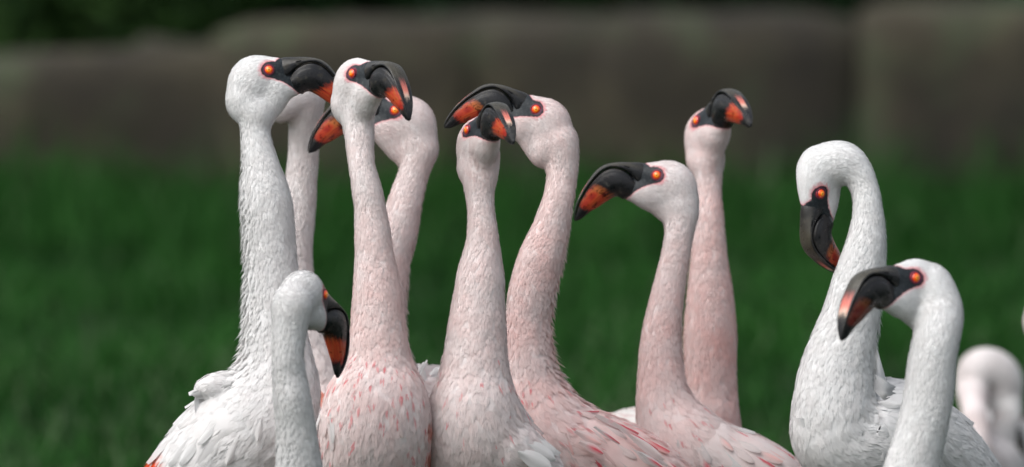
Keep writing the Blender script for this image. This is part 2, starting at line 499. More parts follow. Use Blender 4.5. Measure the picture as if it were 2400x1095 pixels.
def tree(x, y, h, w, label, seed):  # added with its crown out of view, overhanging to keep the wall dark
    root = bpy.data.objects.new('tree', None); col.objects.link(root); root.location = (x, y, 0)
    tag(root, label, 'tree', 'trees added behind the shrubs to shade the wall')
    r2 = np.random.default_rng(seed)
    top = np.array([x + r2.normal(0, .2), y - .2, h * .7])
    pts = [np.array([x, y, -.1]), np.array([x + .05, y, h * .2]), np.array([x + .02, y - .05, h * .45]), top]
    parts = [tube(pts, [.2, .16, .12, .05], 10)]
    cs, rs = [], []
    for k in range(13):
        a = k * 2.4 + r2.uniform(-.4, .4); rr = w * (.25 + .6 * ((k % 4) / 3))
        c = np.array([x + math.cos(a) * rr, y - .5 + math.sin(a) * rr * .9, h * r2.uniform(.42, .92)])
        cs.append(tuple(c)); q = w * r2.uniform(.34, .48)
        rs.append((q, q, q * .62))
        s0 = pts[1] + (pts[2] - pts[1]) * r2.uniform(.2, 1)
        parts.append(tube([s0, (s0 + c) / 2 + np.array([0, 0, .12]), c], [.06, .035, .012], 6))
    v, f = join(parts)
    link('trunk', mesh_np('trunk', v, f), MAT_BARK, root)
    v, f, c = leaf_cloud(9000, cs, rs, 0.085, (0.014, 0.035, 0.011), (0.045, 0.09, 0.03), .25)
    link('crown', mesh_np('crown', v, f, smooth=False, color=c), MAT_LEAF, root)
tree(-3.3, 25.6, 5.6, 2.6, 'spreading tree behind the mid green shrubs, added out of view to shade the wall', 1)
tree(0.2, 26.2, 6.2, 2.8, 'tall tree behind the dark shrubs, added out of view to shade the middle of the wall', 2)
tree(3.6, 25.7, 5.8, 2.7, 'tree rising behind the highest boulder, added out of view to shade the wall', 3)

# ------------------------------------------------------------------ flamingos
# outlines in the head's own frame: x forward, z up, the eye at the origin, one unit about 0.55 mm
def cat(pts, n):
    pts = np.asarray(pts, float); m = len(pts)
    ext = np.vstack([2 * pts[0] - pts[1], pts, 2 * pts[-1] - pts[-2]])
    out = []
    for t in np.linspace(0, m - 1, n):
        i = min(int(t), m - 2); u = t - i
        p0, p1, p2, p3 = ext[i:i + 4]
        out.append(0.5 * ((2 * p1) + (-p0 + p2) * u + (2 * p0 - 5 * p1 + 4 * p2 - p3) * u * u + (-p0 + 3 * p1 - 3 * p2 + p3) * u ** 3))
    return np.array(out)

CUL = [(14, 22), (34, 29.5), (61, 30.6), (91, 30.6), (117, 26.3), (132, 19), (145, 7.5), (157, -8.5), (170, -28), (181, -49), (189, -68), (193.6, -88), (195, -105)]
GUP = [(20, -20), (43, -19), (54, -5.5), (72, 9.5), (94, 18.5), (112, 17), (130, 8.5), (145, -6), (160, -22.5), (172, -41), (181, -58), (188, -78), (193, -101)]
GLO = [(38, -28), (50, -15), (64, 2.5), (80, 13), (98, 18), (114, 16), (131, 7), (146, -7.5), (160, -23.5), (171.5, -42), (180.5, -59), (187.5, -79), (192.5, -102)]
BOT = [(62, -48), (77.6, -56.5), (84, -53), (92, -50), (100, -51.5), (110, -56.7), (121, -63.5), (131, -70.5), (141, -77), (154, -84.5), (166, -94), (178, -103.5), (191, -107.5)]
WUP = [20, 23, 23, 22, 21, 20.5, 20, 19.5, 18.5, 17, 14, 9.5, 3]
WLO = [19, 24, 27, 28, 27.5, 26, 23.5, 20.5, 17.5, 14.5, 11, 7, 2.5]

def bill_half(top, bot, wid, upper):
    ns, seg = 44, 32
    A, B = cat(top, ns), cat(bot, ns)
    W = np.interp(np.linspace(0, 12, ns), np.arange(13), wid)
    V, uu, vv, ss = [], [], [], []
    for i in range(ns):
        mid, hv = (A[i] + B[i]) / 2, (A[i] - B[i]) / 2
        for k in range(seg):
            a = 2 * math.pi * k / seg
            ca, sa = math.cos(a), math.sin(a)
            flat = sa < 0 if upper else sa > 0
            e = (0.42 if flat else 0.85) if upper else (0.5 if flat else 0.8)
            cc = math.copysign(abs(ca) ** e, ca); sn = math.copysign(abs(sa) ** e, sa)
            t = i / (ns - 1)
            if upper:
                # keeled ridge with a furrow either side of it
                g = math.exp(-((sa - 0.8) / 0.07) ** 2) * min(1, max(0, (t - .3) * 5)) * 0.16
                cc *= (1 - g); sn *= (1 - g * .7)
                w = W[i] * (1.0 if sa < 0.2 else 1 - 0.28 * (sa - .2))
            else:
                # swollen lower jaw: widest just under the cutting edge, drawn in at the keel; raised lip on the edge
                w = W[i] * (1 - 0.30 * max(0, -sa - .1)) * (1 + 0.05 * math.exp(-((sa - .75) / .12) ** 2) - .07 * math.exp(-((sa - .5) / .12) ** 2))
            x, z = mid + hv * sn
            V.append((x, w * cc, z))
            uu.append(0.48 * x - 0.877 * z if not upper else 0.48 * x - 0.877 * z)
            vv.append((1 - sa) / 2); ss.append(ca)
    F = [(i * seg + k, i * seg + (k + 1) % seg, (i + 1) * seg + (k + 1) % seg, (i + 1) * seg + k) for i in range(ns - 1) for k in range(seg)]
    V = np.array(V)
    # rounded end
    tipc = len(V); V = np.vstack([V, V[-seg:].mean(0) + np.array([0.6, 0, -1.5])])
    uu.append(uu[-1]); vv.append(.5); ss.append(0)
    F += [((ns - 1) * seg + k, (ns - 1) * seg + (k + 1) % seg, tipc, tipc) for k in range(seg)]
    return V, F, uu, vv, ss

def bill_mesh(name, data, k):
    V, F, uu, vv, ss = data
    me = bpy.data.meshes.new(name)
    me.from_pydata([tuple(p * k) for p in V], [], [tuple(dict.fromkeys(f)) for f in F])
    me.polygons.foreach_set('use_smooth', [True] * len(me.polygons))
    for n_, v_ in (('u', uu), ('v', vv), ('st', ss)):
        a = me.attributes.new(n_, 'FLOAT', 'POINT'); a.data.foreach_set('value', np.array(v_, dtype=np.float32))
    me.update()
    return me
BILL_U, BILL_L = bill_half(CUL, GUP, WUP, True), bill_half(GLO, BOT, WLO, False)

LORE = np.array([(34, 31), (24, 24), (16, 17), (8, 17.5), (-3, 17), (-11, 11), (-15, 1), (-12, -9), (-4, -15), (12, -18), (36.5, -26), (51, -34.5), (64.5, -46), (79, -58),
                 (150, -62), (150, 60), (40, 60)], float)
def poly_sd(x, z, poly):
    d = np.full(x.shape, 1e9); inside = np.zeros(x.shape, bool)
    n = len(poly)
    for i in range(n):
        a, b = poly[i], poly[(i + 1) % n]
        ex, ez = b - a
        wx, wz = x - a[0], z - a[1]
        t = np.clip((wx * ex + wz * ez) / (ex * ex + ez * ez), 0, 1)
        d = np.minimum(d, np.hypot(wx - ex * t, wz - ez * t))
        c = (a[1] > z) != (b[1] > z)
        with np.errstate(divide='ignore', invalid='ignore'):
            xi = (b[0] - a[0]) * (z - a[1]) / (b[1] - a[1]) + a[0]
        inside ^= c & (x < xi)
    return np.where(inside, -d, d)

HEAD_TOP = [(46, 6, 21, .86), (25, 0, 30, .84), (-5, -10, 43, .82), (-35, -22, 56, .82), (-50, -52, 50, .88), (-55, -80, 45, .95)]
HEAD_BOT = [(68, -41, 18, .95), (45, -38, 29, .9), (15, -42, 42, .85)]
HEAD_TOP_B = [(46, 6, 21, .86), (25, 0, 30, .84), (-5, -10, 43, .82), (-35, -20, 54, .84), (-62, -26, 52, .9)]
HEAD_BOT_B = [(68, -41, 18, .95), (45, -38, 27, .9), (15, -38, 38, .85), (-20, -34, 46, .85)]

WHITE = np.array([0.845, 0.85, 0.85])
PINK = np.array([0.91, 0.63, 0.595])
CRIM = np.array([0.72, 0.07, 0.11])

NB = 6

def big_feather(name, length, width, base, streak, hooked=0.0):
    """one wing feather: cambered vane with a shaft line, unit along +X, up +Z"""
    rows = 9
    V, C = [], []
    for i in range(rows):
        t = i / (rows - 1)
        w = width * (0.30 + 1.25 * t) if t < .45 else width * math.sqrt(max(0.0, 1 - ((t - .45) / .56) ** 2.4)) * .8625
        w = max(w, width * .08)
        for j, q in enumerate((-1, -.45, 0, .45, 1)):
            z = -abs(q) * width * .16 + (0.018 * length if q == 0 else 0) - hooked * length * t * t + random.uniform(-1, 1) * .006 * length
            V.append((t * length - abs(q) * .05 * length * (1 - t), w * q * (.5 if j in (1, 3) else .5), z))
            c = base * (0.96 + 0.05 * t - .03 * (1 - abs(q)))
            if streak is not None:
                s = max(0.0, 1 - abs(q) * 1.25) * min(1, max(0, (t - .25) * 3))
                c = c * (1 - s) + streak * s
            C.append(c)
    F = [(i * 5 + j, (i + 1) * 5 + j, (i + 1) * 5 + j + 1, i * 5 + j + 1) for i in range(rows - 1) for j in range(4)]
    me = mesh_np(name, V, F, color=np.array(C))
    me.materials.append(MAT_FEATHER)
    return me

FEATHER_CACHE = {}
def feather_variant(tint, streak, q):
    key = (round(tint, 1), streak, q)
    if key not in FEATHER_CACHE:
        base = (WHITE * (1 - tint) + PINK * tint) * .87
        FEATHER_CACHE[key] = big_feather('feather', 1.0, .36 + .06 * q, base, None if not streak else (CRIM if streak == 2 else PINK * .9 + CRIM * .1), .04 + .03 * q)
    return FEATHER_CACHE[key]

GROUP = 'lesser flamingos standing in a flock'

def flamingo(sp):
    d0 = FOCUS + sp['d']
    k = d0 / FPX                                   # metres per unit at this bird
    hs_ = sp.get('hs', 1.0) * k
    psi, th, rl = (math.radians(sp.get(a, 0)) for a in ('psi', 'theta', 'roll'))
    fh = -math.cos(psi) * R_ + math.sin(psi) * T_
    f = math.cos(th) * fh + math.sin(th) * U_
    u = math.cos(th) * U_ - math.sin(th) * fh
    lt = np.cross(u, f)
    u, lt = math.cos(rl) * u + math.sin(rl) * lt, math.cos(rl) * lt - math.sin(rl) * u
    side = 1 if lt @ T_ > 0 else -1
    eye_p = P(sp['eye'][0], sp['eye'][1], d0)
    org = eye_p - lt * side * 29 * hs_
    HM = np.stack([f, lt, u], 1)                   # local -> world
    tow = lambda x, y, z: org + HM @ (np.array([x, y, z]) * hs_)

    bent = sp.get('bent', False)
    top, bot = (HEAD_TOP_B, HEAD_BOT_B) if bent else (HEAD_TOP, HEAD_BOT)
    balls = []                                     # centre, radius, lateral squash (0 = none)
    tf = sp.get('throat', 0.0)
    bot = bot if bent else bot[:3] + [(0 + 12 * tf, -52 - 10 * tf, 38 + 4 * tf, .85), (-28 + 13 * tf, -84 - 16 * tf, 30 + 9 * tf, .92), (-52, -84, 44, .95)]
    for lst in (top, bot):
        for x, z, r, ys in cat(lst, 26):
            balls.append((tow(x, 0, z), r * hs_, ys))
    # centre line: head, neck, body (position, radius, zone)
    hl = [(tow(52, 0, -14), 30 * hs_), (tow(20, 0, -14), 36 * hs_), (tow(*((-30, 0, -24))), 54 * hs_)]
    hl += [(tow(-60, 0, -26), 50 * hs_)] if bent else [(tow(-51, 0, -54), 50 * hs_), (tow(-55, 0, -80), 45 * hs_)]
    end_d = (hl[-1][0] - CAMP) @ F_
    neck = []
    for i, q in enumerate(sp['neck']):
        px, py, r = q[:3]; dd = q[3] if len(q) > 3 else 0.0
        w = min(1.0, (i + 0.6) / 4)
        d = end_d * (1 - w) + (d0 + dd) * w
        neck.append((P(px, py, d), r * d / FPX))
    body = [(P(px, py, d0 + dd), r * (d0 + dd) / FPX) for px, py, r, dd in sp['body']]
    ctrl = np.array([(*p, r) for p, r in hl + neck + body])
    nh, nn, nb = len(hl), len(neck), len(body)
    m = len(ctrl)
    line = cat(ctrl, (m - 1) * 9 + 1)
    par = np.linspace(0, m - 1, len(line))
    zone = np.clip((par - (nh - 1)) / max(1, nn), 0, 1) + np.clip((par - (nh + nn - 1)) / max(1, nb), 0, 1)   # 0 head..1 neck foot..2 tail
    for c, p in zip(line, par):
        if p > nh - 1.5:
            balls.append((c[:3], c[3], 0))
    flows = [(line[:, :3], line[:, 3], np.gradient(line[:, :3], axis=0), zone)]
    for ex in sp.get('extra', []):
        pts = np.array([(*P(px, py, d0 + dd), r * (d0 + dd) / FPX) for px, py, r, dd in ex])
        l2 = cat(pts, len(pts) * 7)
        for c in l2: balls.append((c[:3], max(c[3], 0.003), 0))
        flows.append((l2[:, :3], l2[:, 3], np.gradient(l2[:, :3], axis=0), np.full(len(l2), 1.5)))

    # one continuous skin
    bm = bmesh.new()
    bmesh.ops.create_icosphere(bm, subdivisions=3, radius=1.0)
    sv = np.array([v.co[:] for v in bm.verts]); sf = np.array([[v.index for v in q.verts] for q in bm.faces]); bm.free()
    VV, FF = [], []
    for i, (c, r, ys) in enumerate(balls):
        p = sv * r
        if ys: p = p - np.outer(p @ lt, lt) * (1 - ys)
        VV.append(p + c); FF.append(sf + i * len(sv))
    raw = mesh_np('raw', np.concatenate(VV), np.concatenate(FF))
    tmp = bpy.data.objects.new('tmp', raw); col.objects.link(tmp)
    rm = tmp.modifiers.new('r', 'REMESH'); rm.mode = 'VOXEL'; rm.voxel_size = 0.0034
    smo = tmp.modifiers.new('s', 'SMOOTH'); smo.factor = 0.5; smo.iterations = 12
    dg = bpy.context.evaluated_depsgraph_get()
    me = bpy.data.meshes.new_from_object(tmp.evaluated_get(dg))
    bpy.data.objects.remove(tmp); bpy.data.meshes.remove(raw)
    me.name = 'body'
    nv = len(me.vertices)
    co = np.empty(nv * 3, np.float32); me.vertices.foreach_get('co', co); co = co.reshape(-1, 3).astype(float)
    no = np.empty(nv * 3, np.float32); me.vertices.foreach_get('normal', no); no = no.reshape(-1, 3).astype(float)
    me.polygons.foreach_set('use_smooth', [True] * len(me.polygons))

    FP = np.concatenate([a[0] for a in flows]); FR = np.concatenate([a[1] for a in flows])
    FT = np.concatenate([a[2] for a in flows]); FZ = np.concatenate([a[3] for a in flows])
    FT = FT / np.linalg.norm(FT, axis=1)[:, None]
    def field(p):
        t = np.empty_like(p); z = np.empty(len(p)); r = np.empty(len(p))
        for i in range(0, len(p), 4000):
            q = p[i:i + 4000]
            dist = np.linalg.norm(q[:, None] - FP[None], axis=2) / FR[None]
            w = np.exp(-(dist / dist.min(1)[:, None] - 1) * 16)
            w /= w.sum(1)[:, None]
            t[i:i + 4000] = w @ FT; z[i:i + 4000] = w @ FZ; r[i:i + 4000] = w @ FR
        return t, z, r
    def hloc(p):
        return ((p - org) @ HM) / hs_
    fwd_h = body[0][0] - body[-1][0]; fwd_h[2] = 0; fwd_h /= np.linalg.norm(fwd_h)
    tint0, tneck, tbody = sp['tint']
    seed = sp['seed']
    def colour(p, z, px=None):
        n1 = np.array([mnoise.noise(Vector(q * 28) + Vector((seed, 0, 0))) for q in p])
        n2 = np.array([mnoise.noise(Vector(q * 90) + Vector((0, seed, 0))) for q in p])
        t = np.where(z < 1, tint0 + (tneck - tint0) * np.clip(z * 1.3, 0, 1), tneck + (tbody - tneck) * np.clip((z - 1) * 2, 0, 1))
        t = np.clip(t * (1 + .32 * n1 + .2 * n2) + .02 * n2, 0, 1)
        c = WHITE[None] * (1 - t[:, None]) + PINK[None] * t[:, None]
        g = sp.get('grey', 0)
        c = c * (1 - g * (0.5 + .5 * n1))[:, None] if g else c
        if sp.get('paint'):
            rel = p - CAMP; dd = rel @ F_
            qx = rel @ R_ / dd * FPX + 1200; qy = 547.5 - rel @ U_ / dd * FPX
            for (ax, ay, ar, cc) in sp['paint']:
                w = np.clip((ar - np.hypot(qx - ax, qy - ay)) / (ar * .3), 0, 1)[:, None]
                c = c * (1 - w) + np.array(cc) * w
        return c
    # skin attributes
    L = hloc(co)
    nearh = (np.abs(L) < 170).all(1)
    lore = np.full(nv, 60.0); eyed = np.full(nv, 60.0)
    lore[nearh] = np.clip(poly_sd(L[nearh, 0], L[nearh, 2], LORE) - 2.5, -60, 60)
    eyed[nearh] = np.sqrt(L[nearh, 0] ** 2 + L[nearh, 2] ** 2 + (np.abs(L[nearh, 1]) - 28) ** 2 * .3)
    tv, zv, rv = field(co)
    lore[zv > .04] = 60.0; eyed[zv > .04] = 60.0
    ampl = np.interp(zv, [.12, .4, .9, 1.3, 2], [0, .9, 1.6, 2.0, 2.0]) * k * sp.get('ruff', 1.0) ** .5
    lump = np.array([mnoise.noise(Vector((q[0] * 75, q[1] * 75, q[2] * 60 + seed))) + .6 * mnoise.noise(Vector((q[0] * 150, q[1] * 150, q[2] * 110 + seed))) for q in co])
    co = co + no * (ampl * lump)[:, None]
    me.vertices.foreach_set('co', co.astype(np.float32).ravel()); me.update()
    me.vertices.foreach_get('normal', (nof := np.empty(nv * 3, np.float32))); no = nof.reshape(-1, 3).astype(float)
    ca = me.color_attributes.new('Col', 'FLOAT_COLOR', 'POINT')
    cc = np.ones((nv, 4), np.float32); cc[:, :3] = colour(co, zv) * 0.9
    ca.data.foreach_set('color', cc.ravel())
    for n_, v_ in (('lore', lore), ('eyed', eyed)):
        a = me.attributes.new(n_, 'FLOAT', 'POINT'); a.data.foreach_set('value', v_.astype(np.float32))

    base = np.mean([b[0] for b in body], axis=0)
    root = bpy.data.objects.new('flamingo', None); col.objects.link(root)
    root.location = (base[0], base[1], 0)
    tag(root, sp['label'], 'flamingo', GROUP)
    link('body', me, MAT_BODY, root)
    me.calc_loop_triangles()
    tri = np.empty(len(me.loop_triangles) * 3, np.int32); me.loop_triangles.foreach_get('vertices', tri); tri = tri.reshape(-1, 3)
    bvh = BVHTree.FromPolygons([tuple(c) for c in co], [tuple(t) for t in tri])

    # ---- small contour feathers
    a, b, c = co[tri[:, 0]], co[tri[:, 1]], co[tri[:, 2]]
    area = np.linalg.norm(np.cross(b - a, c - a), axis=1) / 2
    ztri = zv[tri].mean(1)
    def size(z):
        return (np.interp(z, [0, .10, .35, .7, 1.0, 1.3, 2], [12, 14, 17, 21, 26, 40, 60]) * k,
                np.interp(z, [0, .10, .35, .7, 1.0, 1.3, 2], [4.2, 5.2, 7.0, 8.8, 11.5, 18, 28]) * k)
    Lt, Wt = size(ztri)
    dens = 1 / (Lt * Wt * np.interp(ztri, [0, .3, 1, 2], [.22, .21, .20, .17]))
    cen = (a + b + c) / 3
    vis = (cen[:, 2] > 0.40) & (ztri < 1.97)
    exp_n = area * dens * vis * sp.get('fd', 1.0)
    cnt = rng.poisson(exp_n)
    ti = np.repeat(np.arange(len(tri)), cnt)
    r1, r2 = rng.random(len(ti)), rng.random(len(ti))
    s1 = np.sqrt(r1)
    w3 = np.stack([1 - s1, s1 * (1 - r2), s1 * r2], 1)
    pos = (co[tri[ti]] * w3[:, :, None]).sum(1); nrm = (no[tri[ti]] * w3[:, :, None]).sum(1)
    nrm /= np.linalg.norm(nrm, axis=1)[:, None]
    HL = hloc(pos)
    hm = (np.abs(HL) < 170).all(1)
    sd = np.full(len(pos), 60.0); ed = np.full(len(pos), 60.0)
    sd[hm] = poly_sd(HL[hm, 0], HL[hm, 2], LORE)
    ed[hm] = np.sqrt(HL[hm, 0] ** 2 + HL[hm, 2] ** 2 + (np.abs(HL[hm, 1]) - 28) ** 2 * .3)
    keep = ((sd > 3.5) & (ed > 15.5)) | (zv[tri[ti]].mean(1) > .04)
    pos, nrm, sd, ed = pos[keep], nrm[keep], sd[keep], ed[keep]
    t, z, r = field(pos)
    t = t - (t * nrm).sum(1)[:, None] * nrm
    tl = np.linalg.norm(t, axis=1); ok = tl > 0.08
    pos, nrm, t, z, r, sd, ed = pos[ok], nrm[ok], t[ok], z[ok], r[ok], sd[ok], ed[ok]
    t /= np.linalg.norm(t, axis=1)[:, None]
    n = len(pos)
    bb = np.cross(nrm, t)
    yaw = rng.normal(0, .16, n)[:, None]
    t = t * np.cos(yaw) + bb * np.sin(yaw); bb = np.cross(nrm, t)
    Ls, Ws = size(z)
    sc = rng.uniform(.75, 1.25, n); Ls, Ws = Ls * sc, Ws * rng.uniform(.8, 1.2, n)
    dors = np.clip(-(nrm @ fwd_h), 0, 1)
    ruff = np.interp(z, [0, .25, .55, 1.0, 1.25, 2], [0.02, .03, .085, .12, .04, .035])
    lift = ruff * (.08 + 2.3 * dors ** 1.5) * rng.uniform(.3, 1.9, n) * sp.get('ruff', 1.0)
    p0 = pos - t * Ls[:, None] * .25 - nrm * 0.0004
    tip = p0 + t * Ls[:, None]
    big = np.where(Ls > 16 * k)[0]
    for i in big:
        q, qn, _, _ = bvh.find_nearest(Vector(tip[i]))
        if q is not None: tip[i] = np.array(q) + np.array(qn) * 0.0004
    tip = tip + nrm * (lift * Ls)[:, None] + nrm * (0.0006 + rng.random(n) * .0007)[:, None]
    ax = tip - p0
    yk = np.linspace(-1, 1, NB)
    ln_ = (1 - .30 * np.abs(yk)[None] ** 1.5) * rng.uniform(.78, 1.04, (n, NB))
    hw = .5 * Ws[:, None] / NB * 1.25 * rng.uniform(.8, 1.2, (n, NB))
    y0 = yk[None] * .26 * Ws[:, None]; y1 = yk[None] * .46 * Ws[:, None]
    y2 = (yk[None] * .36 + rng.normal(0, .07, (n, NB))) * Ws[:, None]
    camb = (.05 - .04 * yk[None] ** 2) * Ls[:, None] + rng.normal(0, .012, (n, NB)) * Ls[:, None]
    V = np.empty((n, NB, 4, 3))
    def vert(along, across, up_):
        return p0[:, None] + ax[:, None] * along[:, :, None] + bb[:, None] * across[:, :, None] + nrm[:, None] * up_[:, :, None]
    V[:, :, 0] = vert(0 * ln_, y0, 0 * camb)
    V[:, :, 1] = vert(.52 * ln_, y1 - hw, camb)
    V[:, :, 2] = vert(.52 * ln_, y1 + hw, camb)
    V[:, :, 3] = vert(ln_, y2, camb * .25)
    C = colour(pos, z) * (1 - rng.random(n) ** 2 * np.interp(z, [0, .3, .8], [.09, .075, .045]))[:, None] * 1.01
    sd = np.where(z > .04, 60, sd); ed = np.where(z > .04, 60, ed)
    pinkr = np.clip((26 - ed) / 12, 0, 1) * .75 + np.clip((7 - sd) / 6, 0, 1) * .4
    pinkr = np.clip(pinkr, 0, .85)[:, None]
    C = C * (1 - pinkr) + np.array([.72, .22, .26]) * pinkr
    spots = rng.random(n) < sp.get('spots', 0) * np.clip((z - .98) * 7, 0, 1)
    C8 = np.repeat(np.repeat(C[:, None, None], NB, 1), 4, 2) * rng.uniform(.97, 1.02, (n, NB, 1, 1))
    C8[:, :, 0] *= .97
    sp_c = CRIM * .85 + PINK * .15
    amt = rng.uniform(.45, 1.0, n)[spots][:, None, None]
    for vi, q_ in ((1, .7), (2, .7), (3, 1.0)):
        C8[spots, 2:4, vi] = C8[spots, 2:4, vi] * (1 - amt * q_) + sp_c * amt * q_
    Fi = np.array([(0, 1, 2), (1, 3, 2)])[None] + (np.arange(n * NB) * 4)[:, None, None]
    fm = mesh_np('plumage', V.reshape(-1, 3), Fi.reshape(-1, 3), color=np.clip(C8, 0, .9).reshape(-1, 3))
    # soft shading: barbs lie along the body, so lean the shading normals to it
    gn = np.empty(len(fm.vertices) * 3, np.float32); fm.vertices.foreach_get('normal', gn); gn = gn.reshape(-1, 3)
    bnr = np.repeat(nrm, NB * 4, 0)
    gn = np.where(((gn * bnr).sum(1) < 0)[:, None], -gn, gn)
    zr = np.repeat(z, NB * 4)[:, None]
    wg_ = np.interp(zr, [0, .3, .8], [.16, .14, .12])
    tilt = np.repeat(bb * rng.normal(0, 1, n)[:, None], NB * 4, 0) * np.interp(zr, [0, .3, .8, 1.2], [.075, .065, .05, .04])
    mixn = gn * wg_ + bnr * (1 - wg_) + tilt
    mixn /= np.linalg.norm(mixn, axis=1)[:, None]
    fm.normals_split_custom_set_from_vertices(mixn.astype(np.float32))
    tag(link('plumage', fm, MAT_FEATHER, root), kind='stuff')

    # ---- bill
    M4 = Matrix([[*HM[0], org[0]], [*HM[1], org[1]], [*HM[2], org[2]], [0, 0, 0, 1]])
    up = link('upper_mandible', bill_mesh('upper_mandible', BILL_U, hs_), MAT_UP_ROSY if sp.get('bill') == 'rosy' else MAT_UP, root); up.matrix_basis = M4
    lo = link('lower_mandible', bill_mesh('lower_mandible', BILL_L, hs_), {'rosy': MAT_LO_DARK, 'dull': MAT_LO_DULL}.get(sp.get('bill'), MAT_LO), root); lo.matrix_basis = M4
    for s in (-1, 1):
        pts = [(58, s * 20.3, 16.5), (66, s * 20.9, 18.6), (76, s * 20.3, 21), (86, s * 18.8, 22.5)]
        v, fq = tube(np.array(pts) * hs_, [.8 * hs_, 2.2 * hs_, 2.0 * hs_, .6 * hs_], 8)
        link('nostril', mesh_np('nostril', v, fq), MAT_NOSTRIL, up)

    # ---- eyes
    for s in (-1, 1):
        o_ = tow(1, s * 90, 0); dr = -lt * s
        hit = bvh.ray_cast(Vector(o_), Vector(dr))
        sp_ = np.array(hit[0]) if hit[0] is not None else tow(1, s * 29, 0)
        nn_ = np.array(hit[1]) if hit[0] is not None else lt * s
        ax_ = lt * s * .75 + nn_ * .25; ax_ /= np.linalg.norm(ax_)
        bx = np.cross(u, ax_); bx /= np.linalg.norm(bx); by = np.cross(ax_, bx)
        c_ = sp_ - ax_ * 5.2 * hs_
        nr, seg = 12, 24
        V, rho = [], []
        for i in range(nr):
            a_ = math.pi * .62 * i / (nr - 1)
            for q in range(seg):
                w = 2 * math.pi * q / seg
                V.append((12 * hs_ * math.sin(a_) * math.cos(w), 12 * hs_ * math.sin(a_) * math.sin(w), 12 * hs_ * math.cos(a_)))
                rho.append(math.sin(a_) if a_ < math.pi / 2 else 1)
        Fq = [(i * seg + q, i * seg + (q + 1) % seg, (i + 1) * seg + (q + 1) % seg, (i + 1) * seg + q) for i in range(nr - 1) for q in range(seg)]
        ey = link('eye', mesh_np('eye', V, Fq, attrs={'rho': rho}), MAT_EYE, root)
        ey.matrix_basis = Matrix([[bx[i], by[i], ax_[i], c_[i]] for i in range(3)] + [[0, 0, 0, 1]])
        V = []
        for q in range(28):
            w = 2 * math.pi * q / 28
            for j in range(8):
                a_ = 2 * math.pi * j / 8
                rr = (11.4 + 2.0 * math.cos(a_)) * hs_
                V.append((rr * math.cos(w), rr * math.sin(w) * .96, (5.3 + 1.5 * math.sin(a_)) * hs_))
        Fq = [(q * 8 + j, ((q + 1) % 28) * 8 + j, ((q + 1) % 28) * 8 + (j + 1) % 8, q * 8 + (j + 1) % 8) for q in range(28) for j in range(8)]
        link('eyelid', mesh_np('eyelid', V, Fq), MAT_LID, ey)

    # ---- folded wings: small coverts as one shell, the larger feathers one by one
    bl = cat(np.array([(*p, r) for p, r in body]), 40)
    bt = np.gradient(bl[:, :3], axis=0); bt /= np.linalg.norm(bt, axis=1)[:, None]
    for s in (-1, 1):
        shell = []; singles = []
        for row, (t0, t1, nf, lng) in enumerate([(.14, .30, 7, 62), (.24, .42, 8, 72), (.36, .54, 8, 84), (.48, .68, 7, 98), (.60, .82, 6, 118)]):
            for q in range(nf):
                fr = q / (nf - 1)
                tt = t0 + (t1 - t0) * (1 - fr) + rng.normal(0, .012)
                ph = math.radians(12 + 78 * fr + rng.normal(0, 3))
                i = int(np.clip(tt, 0, 1) * 39)
                upv = np.array([0, 0, 1.0]); upv -= bt[i] * (upv @ bt[i]); upv /= np.linalg.norm(upv)
                sd_ = np.cross(bt[i], upv) * s
                dr = upv * math.cos(ph) + sd_ * math.sin(ph)
                o_ = bl[i, :3] + dr * (bl[i, 3] * 2.2 + .02)
                h = bvh.ray_cast(Vector(o_), Vector(-dr))
                if h[0] is None: continue
                p_ = np.array(h[0]); n_ = np.array(h[1])
                ax_ = bt[i] - upv * (.10 + .25 * fr)
                ax_ = ax_ - n_ * (ax_ @ n_); ax_ /= np.linalg.norm(ax_)
                ln = lng * k * rng.uniform(.85, 1.15)
                h2 = bvh.find_nearest(Vector(p_ + ax_ * ln))
                tp = np.array(h2[0]) + np.array(h2[1]) * (.003 + .0035 * row / 4 + (rng.random() ** 3) * .008)
                rt = p_ + n_ * .0012
                ax_ = tp - rt; ln = np.linalg.norm(ax_); ax_ /= ln
                zz = n_ - ax_ * (n_ @ ax_); zz /= np.linalg.norm(zz); yy = np.cross(zz, ax_)
                ln = max(ln, lng * k * .7)
                mtx = Matrix([[ax_[j] * ln, yy[j] * ln, zz[j] * ln, rt[j]] for j in range(3)] + [[0, 0, 0, 1]])
                ti_ = float(np.clip(tbody * rng.uniform(.2, 1.5), 0, .9))
                stk = 0
                if rng.random() < sp.get('streaks', 0): stk = 2 if rng.random() < .5 else 1
                fmesh = feather_variant(ti_, stk, int(rng.integers(0, 3)))
                (singles if row >= 1 and sp.get('wingsplit') else shell).append((fmesh, mtx))
        vs, fs, cs_, off = [], [], [], 0
        gr, ok_ = [], True
        for ia in range(10):
            i = int((.16 + .60 * ia / 9) * 39)
            upv = np.array([0, 0, 1.0]); upv -= bt[i] * (upv @ bt[i]); upv /= np.linalg.norm(upv)
            sd_ = np.cross(bt[i], upv) * s
            for ib in range(9):
                ph = math.radians(14 + 78 * ib / 8)
                dr = upv * math.cos(ph) + sd_ * math.sin(ph)
                h = bvh.ray_cast(Vector(bl[i, :3] + dr * (bl[i, 3] * 2.2 + .02)), Vector(-dr))
                rim_ = min(ia, ib, 9 - ia, 8 - ib)
                pt = np.array(h[0]) if h[0] is not None else bl[i, :3] + dr * bl[i, 3]
                gr.append(pt + dr * (.0022 if rim_ else -.006))
        vs.append(np.array(gr)); fs.append(np.array([(a_ * 9 + b_, (a_ + 1) * 9 + b_, (a_ + 1) * 9 + b_ + 1, a_ * 9 + b_ + 1) for a_ in range(9) for b_ in range(8)]))
        cs_.append(colour(np.array(gr), np.full(len(gr), 1.6)))
        off = len(gr)
